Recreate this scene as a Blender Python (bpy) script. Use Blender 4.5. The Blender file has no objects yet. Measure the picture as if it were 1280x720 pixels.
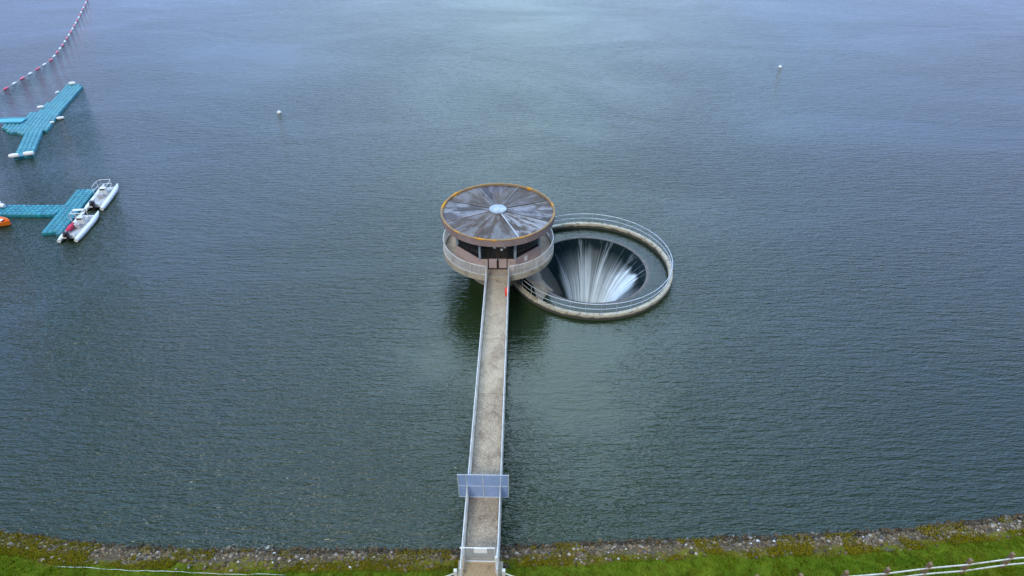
import bpy, bmesh, math, random
import numpy as np
from mathutils import Vector, Matrix
R = math.radians
PI = math.pi
random.seed(7)
rng = np.random.default_rng(11)
scene = bpy.context.scene
COL = scene.collection

# ------------------------------------------------------------------ helpers
class MB:
    """collects verts and faces for one mesh"""
    def __init__(self):
        self.v = []; self.f = []; self.uv = None
    def add(self, vs, fs):
        n = len(self.v)
        self.v += [tuple(p) for p in vs]
        self.f += [tuple(i + n for i in q) for q in fs]
    def box(self, c, s, rz=0.0, M=None):
        x, y, z = s[0] / 2, s[1] / 2, s[2] / 2
        vs = [Vector((a * x, b * y, d * z)) for d in (-1, 1) for b in (-1, 1) for a in (-1, 1)]
        rot = Matrix.Rotation(rz, 3, 'Z') if M is None else M
        vs = [rot @ p + Vector(c) for p in vs]
        self.add(vs, [(0, 2, 3, 1), (4, 5, 7, 6), (0, 1, 5, 4), (2, 6, 7, 3), (0, 4, 6, 2), (1, 3, 7, 5)])
    def path(self, pts, r, n=6, closed=False, cap=True):
        """tube along a polyline; r a number or a list"""
        pts = [Vector(p) for p in pts]
        m = len(pts)
        rs = r if isinstance(r, (list, tuple)) else [r] * m
        base = len(self.v)
        for i, p in enumerate(pts):
            if closed: t = pts[(i + 1) % m] - pts[i - 1]
            else: t = pts[min(i + 1, m - 1)] - pts[max(i - 1, 0)]
            t.normalize()
            up = Vector((0, 0, 1)) if abs(t.z) < .95 else Vector((0, 1, 0))
            a = t.cross(up).normalized(); b = a.cross(t)
            for k in range(n):
                w = 2 * PI * k / n
                self.v.append(tuple(p + (a * math.cos(w) + b * math.sin(w)) * rs[i]))
        for i in range(m if closed else m - 1):
            j = (i + 1) % m
            for k in range(n):
                l = (k + 1) % n
                self.f.append((base + i * n + k, base + i * n + l, base + j * n + l, base + j * n + k))
        if cap and not closed:
            self.f.append(tuple(base + k for k in range(n))[::-1])
            self.f.append(tuple(base + (m - 1) * n + k for k in range(n)))
    def lathe(self, prof, n=96, a0=0.0, a1=2 * PI, c=(0, 0), closed_prof=False):
        full = abs(a1 - a0 - 2 * PI) < 1e-6
        base = len(self.v); m = len(prof); cols = n if full else n + 1
        for i in range(cols):
            w = a0 + (a1 - a0) * i / n
            for (r, z) in prof:
                self.v.append((c[0] + r * math.cos(w), c[1] + r * math.sin(w), z))
        for i in range(n):
            j = (i + 1) % cols
            for k in range(m if closed_prof else m - 1):
                l = (k + 1) % m
                self.f.append((base + i * m + k, base + j * m + k, base + j * m + l, base + i * m + l))
        if not full and closed_prof:
            self.f.append(tuple(base + k for k in range(m)))
            self.f.append(tuple(base + n * m + k for k in range(m))[::-1])
    def prism(self, poly, z0, z1):
        n = len(poly)
        self.add([(x, y, z0) for x, y in poly] + [(x, y, z1) for x, y in poly],
                 [tuple(range(n))[::-1], tuple(range(n, 2 * n))] + [(i, (i + 1) % n, n + (i + 1) % n, n + i) for i in range(n)])
    def sphere(self, c, s, nu=12, nv=8):
        base = len(self.v)
        for j in range(nv + 1):
            t = PI * j / nv
            for i in range(nu):
                w = 2 * PI * i / nu
                self.v.append((c[0] + s[0] * math.sin(t) * math.cos(w), c[1] + s[1] * math.sin(t) * math.sin(w), c[2] + s[2] * math.cos(t)))
        for j in range(nv):
            for i in range(nu):
                k = (i + 1) % nu
                self.f.append((base + j * nu + i, base + (j + 1) * nu + i, base + (j + 1) * nu + k, base + j * nu + k))
    def build(self, name, mat, parent=None, smooth=False, bevel=0.0, loc=None):
        me = bpy.data.meshes.new(name)
        me.from_pydata(self.v, [], self.f)
        bm = bmesh.new(); bm.from_mesh(me)
        bmesh.ops.remove_doubles(bm, verts=bm.verts, dist=1e-5)
        bmesh.ops.recalc_face_normals(bm, faces=bm.faces)
        bm.to_mesh(me); bm.free()
        if mat: me.materials.append(mat)
        if smooth:
            me.polygons.foreach_set('use_smooth', [True] * len(me.polygons))
            try: me.set_sharp_from_angle(angle=R(38))
            except Exception: pass
        o = bpy.data.objects.new(name, me)
        COL.objects.link(o)
        if parent: o.parent = parent
        if loc: o.location = loc
        if bevel:
            b = o.modifiers.new('bevel', 'BEVEL'); b.width = bevel; b.segments = 2; b.limit_method = 'ANGLE'; b.angle_limit = R(40)
        return o

def thing(name, label, cat, loc=(0, 0, 0), rz=0.0, group=None):
    o = bpy.data.objects.new(name, None); COL.objects.link(o)
    o.location = loc; o.rotation_euler = (0, 0, rz); o.empty_display_size = .2
    return tag(o, label, cat, group)
def tag(o, label, cat, group=None, kind=None):
    o['label'] = label; o['category'] = cat
    if group: o['group'] = group
    if kind: o['kind'] = kind
    return o
def kids(o): return [c for c in bpy.data.objects if c.parent == o]
def dup(o, parent=None):
    c = o.copy(); COL.objects.link(c); c.parent = parent
    for ch in kids(o): dup(ch, c)
    return c

# ------------------------------------------------------------------ materials
class Mat:
    def __init__(self, name):
        m = bpy.data.materials.new(name); m.use_nodes = True
        self.m = m; self.nt = m.node_tree; self.n = self.nt.nodes; self.l = self.nt.links
        self.b = self.n['Principled BSDF']; self.out = self.n['Material Output']
    def node(self, t, **kw):
        x = self.n.new(t)
        for k, v in kw.items():
            if k in x.inputs.keys(): self.set(x.inputs[k], v)
            else: setattr(x, k, v)
        return x
    def set(self, sock, v):
        if hasattr(v, 'is_output') or isinstance(v, bpy.types.NodeSocket): self.l.new(v, sock)
        else: sock.default_value = v
    def coord(self, kind='Object', scale=(1, 1, 1), rz=0.0, loc=(0, 0, 0)):
        t = self.node('ShaderNodeTexCoord'); mp = self.node('ShaderNodeMapping')
        self.l.new(t.outputs[kind], mp.inputs['Vector'])
        mp.inputs['Scale'].default_value = scale; mp.inputs['Rotation'].default_value = (0, 0, rz); mp.inputs['Location'].default_value = loc
        return mp.outputs['Vector']
    def noise(self, vec, scale, detail=4, rough=.55, dist=0.0):
        x = self.node('ShaderNodeTexNoise'); self.l.new(vec, x.inputs['Vector'])
        x.inputs['Scale'].default_value = scale; x.inputs['Detail'].default_value = detail
        x.inputs['Roughness'].default_value = rough; x.inputs['Distortion'].default_value = dist
        return x.outputs['Fac']
    def ramp(self, fac, stops, interp='LINEAR'):
        x = self.node('ShaderNodeValToRGB'); self.l.new(fac, x.inputs['Fac']); x.color_ramp.interpolation = interp
        e = x.color_ramp.elements
        while len(e) < len(stops): e.new(.5)
        for q, (p, c) in zip(e, stops):
            q.position = p
            q.color = (c, c, c, 1) if isinstance(c, (int, float)) else (*c, 1)
        return x.outputs['Color']
    def mix(self, fac, a, b, blend='MIX'):
        x = self.node('ShaderNodeMix', data_type='RGBA', blend_type=blend)
        for s, v in ((x.inputs[0], fac), (x.inputs[6], a), (x.inputs[7], b)):
            if isinstance(v, tuple): v = (*v, 1) if len(v) == 3 else v
            self.set(s, v)
        return x.outputs[2]
    def math(self, op, a, b=0.0, c=None, clamp=False):
        x = self.node('ShaderNodeMath', operation=op); x.use_clamp = clamp
        self.set(x.inputs[0], a); self.set(x.inputs[1], b)
        if c is not None: self.set(x.inputs[2], c)
        return x.outputs[0]
    def bump(self, h, strength=.3, dist=.02, normal=None):
        x = self.node('ShaderNodeBump'); self.l.new(h, x.inputs['Height'])
        x.inputs['Strength'].default_value = strength; x.inputs['Distance'].default_value = dist
        if normal: self.l.new(normal, x.inputs['Normal'])
        return x.outputs['Normal']
    def col(self, v): self.set(self.b.inputs['Base Color'], (*v, 1) if isinstance(v, tuple) and len(v) == 3 else v)
    def rough(self, v): self.set(self.b.inputs['Roughness'], v)

def worn(name, c1, c2, scale=2.0, rough=.8, c3=None, s3=.7, t3=(.55, .7), bump=.3, bscale=30, metal=0.0, fine=.25):
    """surface of two tones in soft patches, a third stain tone, fine grain and a bump"""
    k = Mat(name); v = k.coord('Object')
    c = k.mix(k.ramp(k.noise(v, scale, 6, .6), [(.32, 0), (.68, 1)]), c1, c2)
    if c3: c = k.mix(k.ramp(k.noise(v, s3, 7, .65, .4), [(t3[0], 0), (t3[1], 1)]), c, c3)
    if fine: c = k.mix(fine, c, k.ramp(k.noise(v, bscale, 3, .7), [(.3, 0.0), (.7, (1., 1., 1.))]), 'OVERLAY')
    k.col(c); k.rough(rough); k.b.inputs['Metallic'].default_value = metal
    k.l.new(k.bump(k.noise(v, bscale, 5, .6), bump, .02), k.b.inputs['Normal'])
    return k.m

M = {}
M['concrete'] = worn('pale_concrete', (.33, .28, .20), (.41, .36, .275), 1.2, .9, (.16, .13, .095), .8, (.56, .72), .4, 22)
M['rim'] = worn('lichen_concrete', (.38, .36, .29), (.50, .47, .39), 1.5, .9, (.13, .115, .08), 1.6, (.54, .66), .5, 16, fine=.4)
M['deck'] = worn('deck_concrete', (.30, .235, .17), (.37, .31, .24), 1.3, .9, (.19, .14, .10), .9, (.55, .75), .3, 26)
M['path_far'] = worn('walkway_concrete', (.36, .285, .195), (.46, .38, .28), .7, .9, (.25, .19, .13), .8, (.50, .66), .3, 16, fine=.35)
M['path_near'] = worn('walkway_concrete_worn', (.30, .232, .165), (.385, .31, .225), 1.0, .9, (.22, .165, .115), .9, (.48, .64), .4, 13, fine=.5)
M['ochre'] = worn('ochre_floor', (.33, .23, .12), (.40, .29, .17), 1.5, .9, (.24, .16, .08), 2.2, (.55, .7), .3, 18)
M['kerb'] = worn('kerb_concrete', (.36, .33, .27), (.45, .42, .36), 1.4, .9, (.17, .17, .08), 1.1, (.5, .68), .4, 18)
M['wall'] = worn('rose_render', (.38, .285, .265), (.46, .355, .335), 1.0, .85, (.26, .18, .14), .9, (.55, .75), .2, 30)
M['fascia'] = worn('rusty_fascia', (.20, .14, .135), (.31, .235, .23), .9, .75, (.30, .17, .09), 1.3, (.57, .72), .25, 22)
M['lichen'] = worn('orange_lichen_rim', (.30, .19, .075), (.22, .165, .11), 1.3, .9, (.62, .27, .006), .6, (.53, .63), .5, 14)
M['white_metal'] = worn('white_paint', (.56, .56, .54), (.70, .70, .68), 2, .5, (.40, .36, .29), 1.1, (.54, .7), .1, 30, fine=.1)
M['galv'] = worn('galvanised_steel', (.46, .51, .57), (.58, .62, .67), 2, .45, (.42, .43, .44), 2.1, (.62, .8), .1, 30, .25, .1)
M['dark_frame'] = worn('dark_frame', (.018, .014, .013), (.035, .026, .022), 3, .5, bump=.05)
M['mullion'] = worn('blue_grey_mullion', (.22, .27, .32), (.30, .35, .40), 3, .5, bump=.05)
M['timber'] = worn('weathered_timber', (.17, .105, .055), (.25, .165, .09), 3, .85, (.10, .07, .05), 3, (.5, .7), .4, 26)
M['white_plastic'] = worn('white_plastic', (.72, .73, .73), (.82, .82, .81), 3, .4, (.5, .5, .47), 3, (.62, .8), .05, 20, fine=.05)
M['hull'] = worn('white_hull', (.62, .63, .62), (.75, .75, .74), 2.5, .4, (.42, .42, .40), 2.4, (.6, .8), .05, 20, fine=.1)
M['boat_floor'] = worn('grey_boat_floor', (.33, .335, .345), (.46, .465, .475), 2.5, .7, (.22, .22, .23), 3, (.58, .75), .2, 26)
M['outboard'] = worn('black_outboard', (.018, .013, .017), (.032, .022, .028), 3, .35, bump=.05)
M['red_cloth'] = worn('red_cover', (.55, .012, .05), (.66, .03, .09), 4, .7, bump=.3, bscale=8)
M['orange'] = worn('orange_plastic', (.70, .13, .008), (.78, .19, .015), 2, .45, (.5, .09, .01), 2, (.6, .8), .05, 20, fine=.1)
M['safety'] = worn('orange_red_plastic', (.72, .05, .02), (.80, .075, .03), 3, .4, bump=.05, fine=.08)
M['buoy_red'] = worn('red_float', (.58, .05, .11), (.68, .09, .16), 3, .45, bump=.05, fine=.08)
M['teal'] = worn('teal_float', (.006, .185, .235), (.014, .245, .295), .9, .5, (.03, .28, .30), 1.1, (.55, .75), .1, 20, fine=.15)
M['teal_faded'] = worn('faded_teal_float', (.022, .235, .285), (.05, .30, .345), .7, .6, (.09, .31, .33), .9, (.52, .75), .1, 20, fine=.2)
M['gangway'] = worn('pale_blue_gangway', (.06, .33, .45), (.09, .40, .52), .9, .55, bump=.1)
M['old_white'] = worn('weathered_white_rail', (.50, .49, .45), (.66, .65, .61), 2.5, .8, (.30, .25, .17), 1.6, (.52, .68), .3, 18)
M['rope'] = worn('pale_rope', (.45, .44, .40), (.58, .57, .52), 4, .9)
M['dark_concrete'] = worn('wet_concrete', (.038, .045, .046), (.06, .065, .065), 1.2, .35, (.025, .03, .028), 1, (.5, .7), .3, 14)
M['lip'] = worn('bell_lip', (.075, .068, .064), (.115, .10, .095), 1.6, .3, (.05, .048, .048), 2, (.5, .7), .3, 14)

def faded_cubes(name, c1, c2, dirt):
    k = Mat(name); v = k.coord(); g_ = k.node('ShaderNodeNewGeometry')
    c = k.mix(k.ramp(g_.outputs['Random Per Island'], [(.1, 0), (.95, 1)]), c1, c2)
    c = k.mix(k.math('MULTIPLY', k.ramp(k.noise(v, 1.1, 6, .7), [(.50, 0), (.68, 1)]), .65), c, dirt)
    c = k.mix(k.ramp(k.noise(v, 9, 3, .6), [(.66, 0), (.72, .7)]), c, (.42, .47, .46))  # whitish specks painted into the colour as highlights on the cubes
    k.col(c); k.rough(.5); k.l.new(k.bump(k.noise(v, 20, 3), .1, .02), k.b.inputs['Normal']); return k.m
M['teal'] = faded_cubes('teal_float', (.003, .165, .235), (.012, .27, .345), (.02, .20, .23))
M['teal_faded'] = faded_cubes('faded_teal_float', (.018, .205, .275), (.045, .29, .36), (.09, .29, .31))

k = Mat('apron_concrete'); v = k.coord()
c = k.mix(k.ramp(k.noise(v, 1.3, 6, .6), [(.35, 0), (.65, 1)]), (.36, .31, .22), (.20, .17, .13))
c = k.mix(k.ramp(k.noise(v, 1.7, 6, .65), [(.56, 0), (.66, 1)]), c, (.42, .25, .04))
sx = k.node('ShaderNodeSeparateXYZ'); k.l.new(v, sx.inputs[0])
wet = k.math('ADD', sx.outputs[2], k.math('MULTIPLY', k.noise(v, 2.2, 5), .9))
c = k.mix(k.ramp(wet, [(.02, 1), (.42, 0)]), c, (.05, .05, .042))
k.b.inputs['Specular IOR Level'].default_value = .15; k.col(c); k.rough(.8); k.l.new(k.bump(k.noise(v, 10, 5), .4, .03), k.b.inputs['Normal']); M['apron'] = k.m

# ring wall: pale above, dark wet stain with a ragged edge near the waterline
k = Mat('ring_wall_concrete'); v = k.coord(scale=(1, 1, 1))
c = k.mix(k.ramp(k.noise(v, 1.4, 6, .6), [(.32, 0), (.68, 1)]), (.35, .31, .225), (.47, .425, .325))
c = k.mix(k.ramp(k.noise(v, 2.2, 7, .7, .4), [(.54, 0), (.64, 1)]), c, (.12, .105, .075))
sx = k.node('ShaderNodeSeparateXYZ'); k.l.new(v, sx.inputs[0])
h = k.math('ADD', sx.outputs[2], k.math('MULTIPLY', k.noise(v, 1.6, 5), .35))
c = k.mix(k.ramp(h, [(.40, 1), (.52, 0)]), c, (.045, .045, .035))
k.col(c); k.rough(.85); k.l.new(k.bump(k.noise(v, 14, 5), .5, .03), k.b.inputs['Normal']); M['ring'] = k.m

k = Mat('dark_window_glass'); k.col((.010, .011, .014)); k.rough(.06); k.b.inputs['IOR'].default_value = 1.5
v = k.coord(); k.l.new(k.bump(k.noise(v, .8, 1), .03, .05), k.b.inputs['Normal']); M['glass'] = k.m

k = Mat('clear_dome'); v = k.coord()
k.col(k.mix(k.ramp(k.noise(v, 2.5, 5), [(.35, 0), (.65, 1)]), (.20, .26, .32), (.36, .41, .46))); k.rough(.35); M['dome'] = k.m

# roof felt: per-panel tone (from the panel's own uv strip), radial streaks, pale bleached blotches
k = Mat('weathered_roof_panel'); v = k.coord('UV'); o = k.coord('Object')
streak = k.noise(k.coord('UV', (3.2, .55, 1)), 4.5, 6, .62, .3)
blot = k.noise(o, .85, 7, .68, .6)
c = k.mix(k.ramp(streak, [(.36, 0), (.62, 1)]), (.030, .022, .022), (.072, .058, .060))
c = k.mix(k.ramp(k.noise(k.coord('UV', (.33, .25, 1), loc=(.13, .4, 0)), 2.4, 2), [(.45, 0), (.58, .75)]), c, (.10, .068, .045))
broad = k.math('ADD', k.math('MULTIPLY', k.noise(k.coord('UV', (1.7, .7, 1), loc=(3, 1, 0)), 2.2, 4, .6, .3), .6), k.math('MULTIPLY', blot, .4))
pale = k.math('MULTIPLY', k.ramp(broad, [(.46, 0), (.56, 1)]), k.ramp(k.noise(k.coord('UV', (5., .55, 1)), 3.0, 7, .75, .3), [(.30, .30), (.66, 1)]))
dark = k.ramp(k.noise(k.coord('UV', (4., .3, 1), loc=(7, 2, 0)), 2.2, 4, .6), [(.54, 0), (.66, .5)])
c = k.mix(dark, c, (.030, .022, .022))
c = k.mix(k.ramp(k.noise(o, .45, 4, .6), [(.50, 0), (.62, .4)]), c, (.075, .068, .115))
oi = k.node('ShaderNodeObjectInfo'); rnd = oi.outputs['Random']
c = k.mix(k.ramp(rnd, [(.0, .0), (.34, .55), (.67, .1), (1., .6)], 'CONSTANT'), c, (.075, .050, .032))
pale = k.math('MULTIPLY', pale, k.ramp(k.math('FRACT', k.math('MULTIPLY', rnd, 7.3)), [(0, .30), (.3, .75), (.55, .45), (.8, 1.0)], 'CONSTANT'))
c = k.mix(pale, c, (.37, .39, .43))
c = k.mix(k.ramp(k.noise(o, 4, 5, .75), [(.64, 0), (.70, .7)]), c, (.45, .46, .48))
k.col(c); k.rough(k.ramp(blot, [(.3, .45), (.7, .8)])); k.l.new(k.bump(k.noise(o, 9, 5), .3, .02), k.b.inputs['Normal']); k.b.inputs['Specular IOR Level'].default_value = .2; M['roof'] = k.m

# fine steel mesh: woven wires with see-through gaps
def mesh_mat(name, col, cover):
    k = Mat(name); k.col(k.mix(k.ramp(k.noise(k.coord(), 1.5, 4), [(.35, 0), (.65, 1)]), col, tuple(x * .82 for x in col))); k.rough(.5)
    t = k.node('ShaderNodeBsdfTransparent'); mx = k.node('ShaderNodeMixShader'); mx.inputs[0].default_value = cover
    k.l.new(t.outputs[0], mx.inputs[1]); k.l.new(k.b.outputs[0], mx.inputs[2]); k.l.new(mx.outputs[0], k.out.inputs[0])
    return k.m
M['screen'] = mesh_mat('blue_grey_steel_mesh', (.30, .42, .66), .66)
M['gate_mesh'] = mesh_mat('grey_wire_mesh', (.40, .42, .44), .38)

# ---- water: green body colour, wind ripples as bump, calm slicks
def water_mat(name, body, amp=1.0, slick=True):
    k = Mat(name); b = k.b
    b.inputs['IOR'].default_value = 1.40 if slick else 1.30
    k.rough(.05)
    v = k.coord()
    k.col(k.mix(k.ramp(k.noise(v, .02, 3), [(.35, 0), (.65, 1)]), body, tuple(x * 1.25 for x in body)))
    # ripples: crests run mostly along x, two slightly crossed trains plus chop
    w1 = k.noise(k.coord(scale=(.40, 2.6, 1), rz=R(5)), 1.0, 3, .5, .5)
    w2 = k.noise(k.coord(scale=(.62, 2.7, 1), rz=R(-22), loc=(11, 4, 0)), 1.35, 3, .55, .4)
    w3 = k.noise(k.coord(scale=(.9, 2.9, 1), rz=R(14), loc=(3, 9, 0)), 3.1, 2, .5, .2)
    w4 = k.noise(k.coord(scale=(.10, .30, 1), rz=R(8)), 1.0, 2, .5, .3)
    h = k.math('ADD', k.math('MULTIPLY', w1, .44), k.math('MULTIPLY', w2, .34))
    h = k.math('ADD', h, k.math('MULTIPLY', w3, .27))
    h = k.math('ADD', h, k.math('MULTIPLY', w4, .16))
    patch = k.ramp(k.noise(k.coord(scale=(.55, 1, 1), rz=R(-12)), .050, 5, .6, .8), [(.33, .42), (.66, 1.0)])
    if slick:
        g = k.node('ShaderNodeTexCoord'); mp = k.node('ShaderNodeMapping'); k.l.new(g.outputs['Object'], mp.inputs['Vector'])
        mp.inputs['Location'].default_value = (-.12, -2.28, 0); mp.inputs['Scale'].default_value = (.075, .062, 0.)
        ln = k.node('ShaderNodeVectorMath', operation='LENGTH'); k.l.new(mp.outputs[0], ln.inputs[0])
        dd = k.math('ADD', ln.outputs['Value'], k.math('MULTIPLY', k.math('SUBTRACT', k.noise(v, .13, 4), .5), 1.0))
        patch = k.math('MULTIPLY', patch, k.ramp(dd, [(.42, .20), (1.0, 1.0)]))
        # ramps clamp at 1, stretched below
    h = k.math('MULTIPLY', h, k.math('MULTIPLY', patch, amp))
    k.l.new(k.bump(h, 1.0, .50), b.inputs['Normal'])
    return k.m
M['water'] = water_mat('reservoir_water', (.013, .025, .009))
M['spill_water'] = water_mat('spill_water', (.012, .020, .013), .22, False)

# ---- falling water: white streaks that break out of a dark glassy sheet; uv = (turn, depth)
k = Mat('falling_water'); b = k.b; b.inputs['IOR'].default_value = 1.333
uv = k.coord('UV'); sp = k.node('ShaderNodeSeparateXYZ'); k.l.new(uv, sp.inputs[0]); U, V = sp.outputs[0], sp.outputs[1]
s1 = k.noise(k.coord('UV', (70, .8, 1)), 1.0, 4, .6)
s2 = k.noise(k.coord('UV', (210, 1.6, 1), loc=(4, 2, 0)), 1.0, 4, .65)
s3 = k.noise(k.coord('UV', (20, .5, 1), loc=(9, 1, 0)), 1.0, 3, .55)
env = k.node('ShaderNodeAttribute'); env.attribute_name = 'foam'
st = k.math('ADD', k.math('MULTIPLY', s1, .75), k.math('MULTIPLY', s2, .75)); st = k.math('ADD', st, k.math('MULTIPLY', s3, .6))
foam = k.math('ADD', k.math('SUBTRACT', st, .52), k.math('MULTIPLY', k.math('SUBTRACT', env.outputs['Fac'], .5), .55))
gap = k.ramp(k.noise(k.coord('UV', (160, .7, 1), loc=(2, 7, 0)), 1.0, 3, .6), [(.34, .72), (.54, 1)])
foam = k.math('MULTIPLY', foam, gap)
foam = k.ramp(foam, [(.30, 0), (.60, .36), (.95, 1.0)])
veil = k.math('MULTIPLY', k.math('MULTIPLY', k.math('MINIMUM', k.math('MAXIMUM', env.outputs['Fac'], 0.0), 1.0), .46), k.ramp(s2, [(.3, .35), (.65, 1)]))
foam = k.math('MAXIMUM', foam, veil)
k.col(k.mix(foam, (.006, .014, .015), (.78, .90, 1.0)))
k.rough(k.ramp(foam, [(0., .2), (.5, .6)]))
k.l.new(k.bump(k.math('MULTIPLY', st, foam), .5, .12), b.inputs['Normal']); b.inputs['Specular IOR Level'].default_value = .06; M['fall'] = k.m

# ------------------------------------------------------------------ camera
CAM_H, PITCH = 33.0, R(37)
cam = bpy.data.cameras.new('camera'); co = bpy.data.objects.new('camera', cam); COL.objects.link(co)
co.location = (0, 0, CAM_H); co.rotation_euler = (R(90) - PITCH, 0, 0)
cam.sensor_width = 36; cam.lens = 36 * 780 / 1280; cam.clip_end = 5000; cam.clip_start = .5
scene.camera = co

# ------------------------------------------------------------------ shore line and terrain
SH = [(-400, -30), (-120, 14), (-60, 21.4), (-40, 21.2), (-29.62, 20.34), (-26.64, 19.98), (-24.61, 19.64), (-18.07, 19.25), (-10.83, 19.2), (-3.61, 19.2), (0., 19.44),
      (2.73, 19.59), (7.32, 19.79), (16.57, 20.08), (21.31, 20.39), (25.25, 20.8), (30.3, 21.37), (45, 23.2), (70, 27), (140, 40), (400, 100)]
SX = np.array([p[0] for p in SH]); SY = np.array([p[1] for p in SH])
def shore(x): return np.interp(x, SX, SY)
def gz(d):   # ground height at d metres inland of the waterline
    return np.interp(d, [-400, -60, -12, 0, 4.6, 7, 12, 16, 60, 900], [-14, -12, -5, 0, 2.3, 2.85, 3.0, 2.4, -8, -8])
def ground_z(x, y):
    d = shore(x) - y
    return gz(d) + .06 * np.sin(x * 1.3 + y * .7) * np.clip(d, 0, 1) + .05 * np.sin(x * .47 - y * 1.9) * np.clip(d, 0, 1)

def grid_mesh(name, xs, ys, zf, mat):
    X, Y = np.meshgrid(xs, ys); Z = zf(X, Y)
    v = np.stack([X.ravel(), Y.ravel(), Z.ravel()], 1); nx, ny = len(xs), len(ys)
    i = np.arange((ny - 1) * (nx - 1)); r, c = i // (nx - 1), i % (nx - 1); a = r * nx + c
    f = np.stack([a, a + 1, a + nx + 1, a + nx], 1)
    me = bpy.data.meshes.new(name); me.from_pydata(v.tolist(), [], f.tolist())
    me.polygons.foreach_set('use_smooth', [True] * len(me.polygons)); me.materials.append(mat)
    o = bpy.data.objects.new(name, me); COL.objects.link(o); return o

# bank: grass, mossy yellow fringe, bare gravel between the stones (bands follow height above the water)
k = Mat('bank_ground'); v = k.coord(); sx = k.node('ShaderNodeSeparateXYZ'); k.l.new(v, sx.inputs[0])
hh = k.math('ADD', sx.outputs[2], k.math('MULTIPLY', k.math('SUBTRACT', k.noise(v, .55, 5, .6), .5), .9))
gravel = k.mix(k.ramp(k.noise(v, 9, 6, .75), [(.35, 0), (.65, 1)]), (.06, .045, .028), (.17, .13, .085))
moss = k.mix(k.ramp(k.noise(v, 2.5, 5, .65), [(.35, 0), (.65, 1)]), (.075, .085, .012), (.19, .145, .02))
grass = k.mix(k.ramp(k.noise(v, 1.1, 6, .65), [(.35, 0), (.65, 1)]), (.055, .092, .006), (.125, .155, .012))
c = k.mix(k.ramp(k.noise(v, .7, 6, .65), [(.52, 0), (.62, 1)]), gravel, moss)
c = k.mix(k.ramp(hh, [(.45, 0), (.62, 1)]), c, moss)
c = k.mix(k.ramp(hh, [(.72, 0), (.88, 1)]), c, grass)
k.col(c); k.rough(1.0); k.b.inputs['Specular IOR Level'].default_value = 0; k.l.new(k.bump(k.noise(v, 9, 6, .7), .6, .06), k.b.inputs['Normal'])
def uniq(*a): return np.unique(np.concatenate(a))
gx = uniq(np.linspace(-900, -60, 15), np.linspace(-60, 60, 201), np.linspace(60, 900, 15))
gy = uniq(np.linspace(-600, -10, 10), np.linspace(-10, 10, 21), np.linspace(10, 24, 71), np.linspace(24, 60, 10), np.linspace(60, 1000, 12))
g = grid_mesh('ground', gx, gy, ground_z, k.m); g['kind'] = 'structure'
g['label'] = 'grassy reservoir bank running down under the water'

# ------------------------------------------------------------------ positions
TC = (-1.2, 46.5)        # tower centre
RC = (7.1, 46.8)         # spillway ring centre
DZ = 2.6                 # deck level

# reservoir surface: rings of faces round the spillway wall
mb = MB()
rad = [7.25] + list(np.geomspace(8, 900, 40))
mb.lathe([(r, 0.0) for r in rad], 128, c=RC)
o = mb.build('water', M['water']); o['kind'] = 'structure'; o['label'] = 'rippled grey green reservoir water'
for p in o.data.polygons: p.use_smooth = True

# ------------------------------------------------------------------ spillway
sp = thing('bellmouth_spillway', 'round concrete overflow funnel ringed by a low wall and pale handrail', 'spillway', (RC[0], RC[1], 0))
mb = MB(); mb.lathe([(7.05, -2), (7.05, .44), (7.09, .5), (7.41, .5), (7.45, .44), (7.45, -2)], 160)
mb.build('outer_wall', M['ring'], sp, True)
mb = MB(); mb.lathe([(7.1, -1.0), (5.9, -.3), (5.62, -.05), (5.45, .012), (5.22, .02), (5.08, -.05)], 128)
mb.build('lip', M['lip'], sp, True); M['lip'].node_tree.nodes['Principled BSDF'].inputs['Specular IOR Level'].default_value = .15
mb = MB(); mb.lathe([(5.08, -.05), (4.9, -.30), (4.55, -.74), (4.08, -1.36), (3.4, -2.3), (2.75, -3.5), (2.2, -5), (1.85, -7.5), (1.8, -14)], 96)
mb.build('funnel', M['dark_concrete'], sp, True)
# handrail: an arc that stops beneath the tower deck
A0, A1, RR = R(-159), R(163), 7.25
rl = thing('railing', '', ''); del rl['label']; del rl['category']; rl.parent = sp
for nm, z, r in (('top_rail', 1.52, .027), ('middle_rail', 1.02, .022)):
    mb = MB(); mb.path([(RR * math.cos(A0 + (A1 - A0) * i / 150), RR * math.sin(A0 + (A1 - A0) * i / 150), z) for i in range(151)], r, 6); mb.build(nm, M['galv'], rl, True)
npost = 32; pm = None
for i in range(npost + 1):
    a = A0 + (A1 - A0) * i / npost
    if pm is None:
        mb = MB(); mb.path([(0, 0, .49), (0, 0, 1.52)], .018, 6); mb.box((0, 0, .507), (.11, .11, .02)); q = pm = mb.build('post', M['galv'], rl, True)
    else:
        q = pm.copy(); COL.objects.link(q)
    q.parent = rl; q.location = (RR * math.cos(a), RR * math.sin(a), 0); q.rotation_euler = (0, 0, a)

# water inside the ring and the falling sheet
mb = MB(); mb.lathe([(7.08, 0), (6.6, 0), (6.1, 0), (5.7, 0), (5.42, -.004), (5.3, -.02)], 128)
o = mb.build('spillway_water', M['spill_water'], None, True); o.location = (RC[0], RC[1], 0); o['kind'] = 'structure'; o['label'] = 'dark still water between ring wall and funnel lip'
fn = 720; zs = np.concatenate([np.linspace(0, .12, 8), np.linspace(.12, 1, 50)[1:]])
pr = np.array([(5.12, .0), (4.98, -.12), (4.72, -.36), (4.34, -.74), (3.82, -1.36), (3.16, -2.3), (2.5, -3.5), (1.95, -5.0), (1.6, -7.2)])
pt = np.linspace(0, 1, len(pr))
def nz1(x, seed, n):     # smooth periodic noise
    r_ = np.random.default_rng(seed).random(n); t = (x % 1) * n; i = np.floor(t).astype(int); f_ = t - i; f_ = f_ * f_ * (3 - 2 * f_)
    return r_[i % n] * (1 - f_) + r_[(i + 1) % n] * f_
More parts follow.
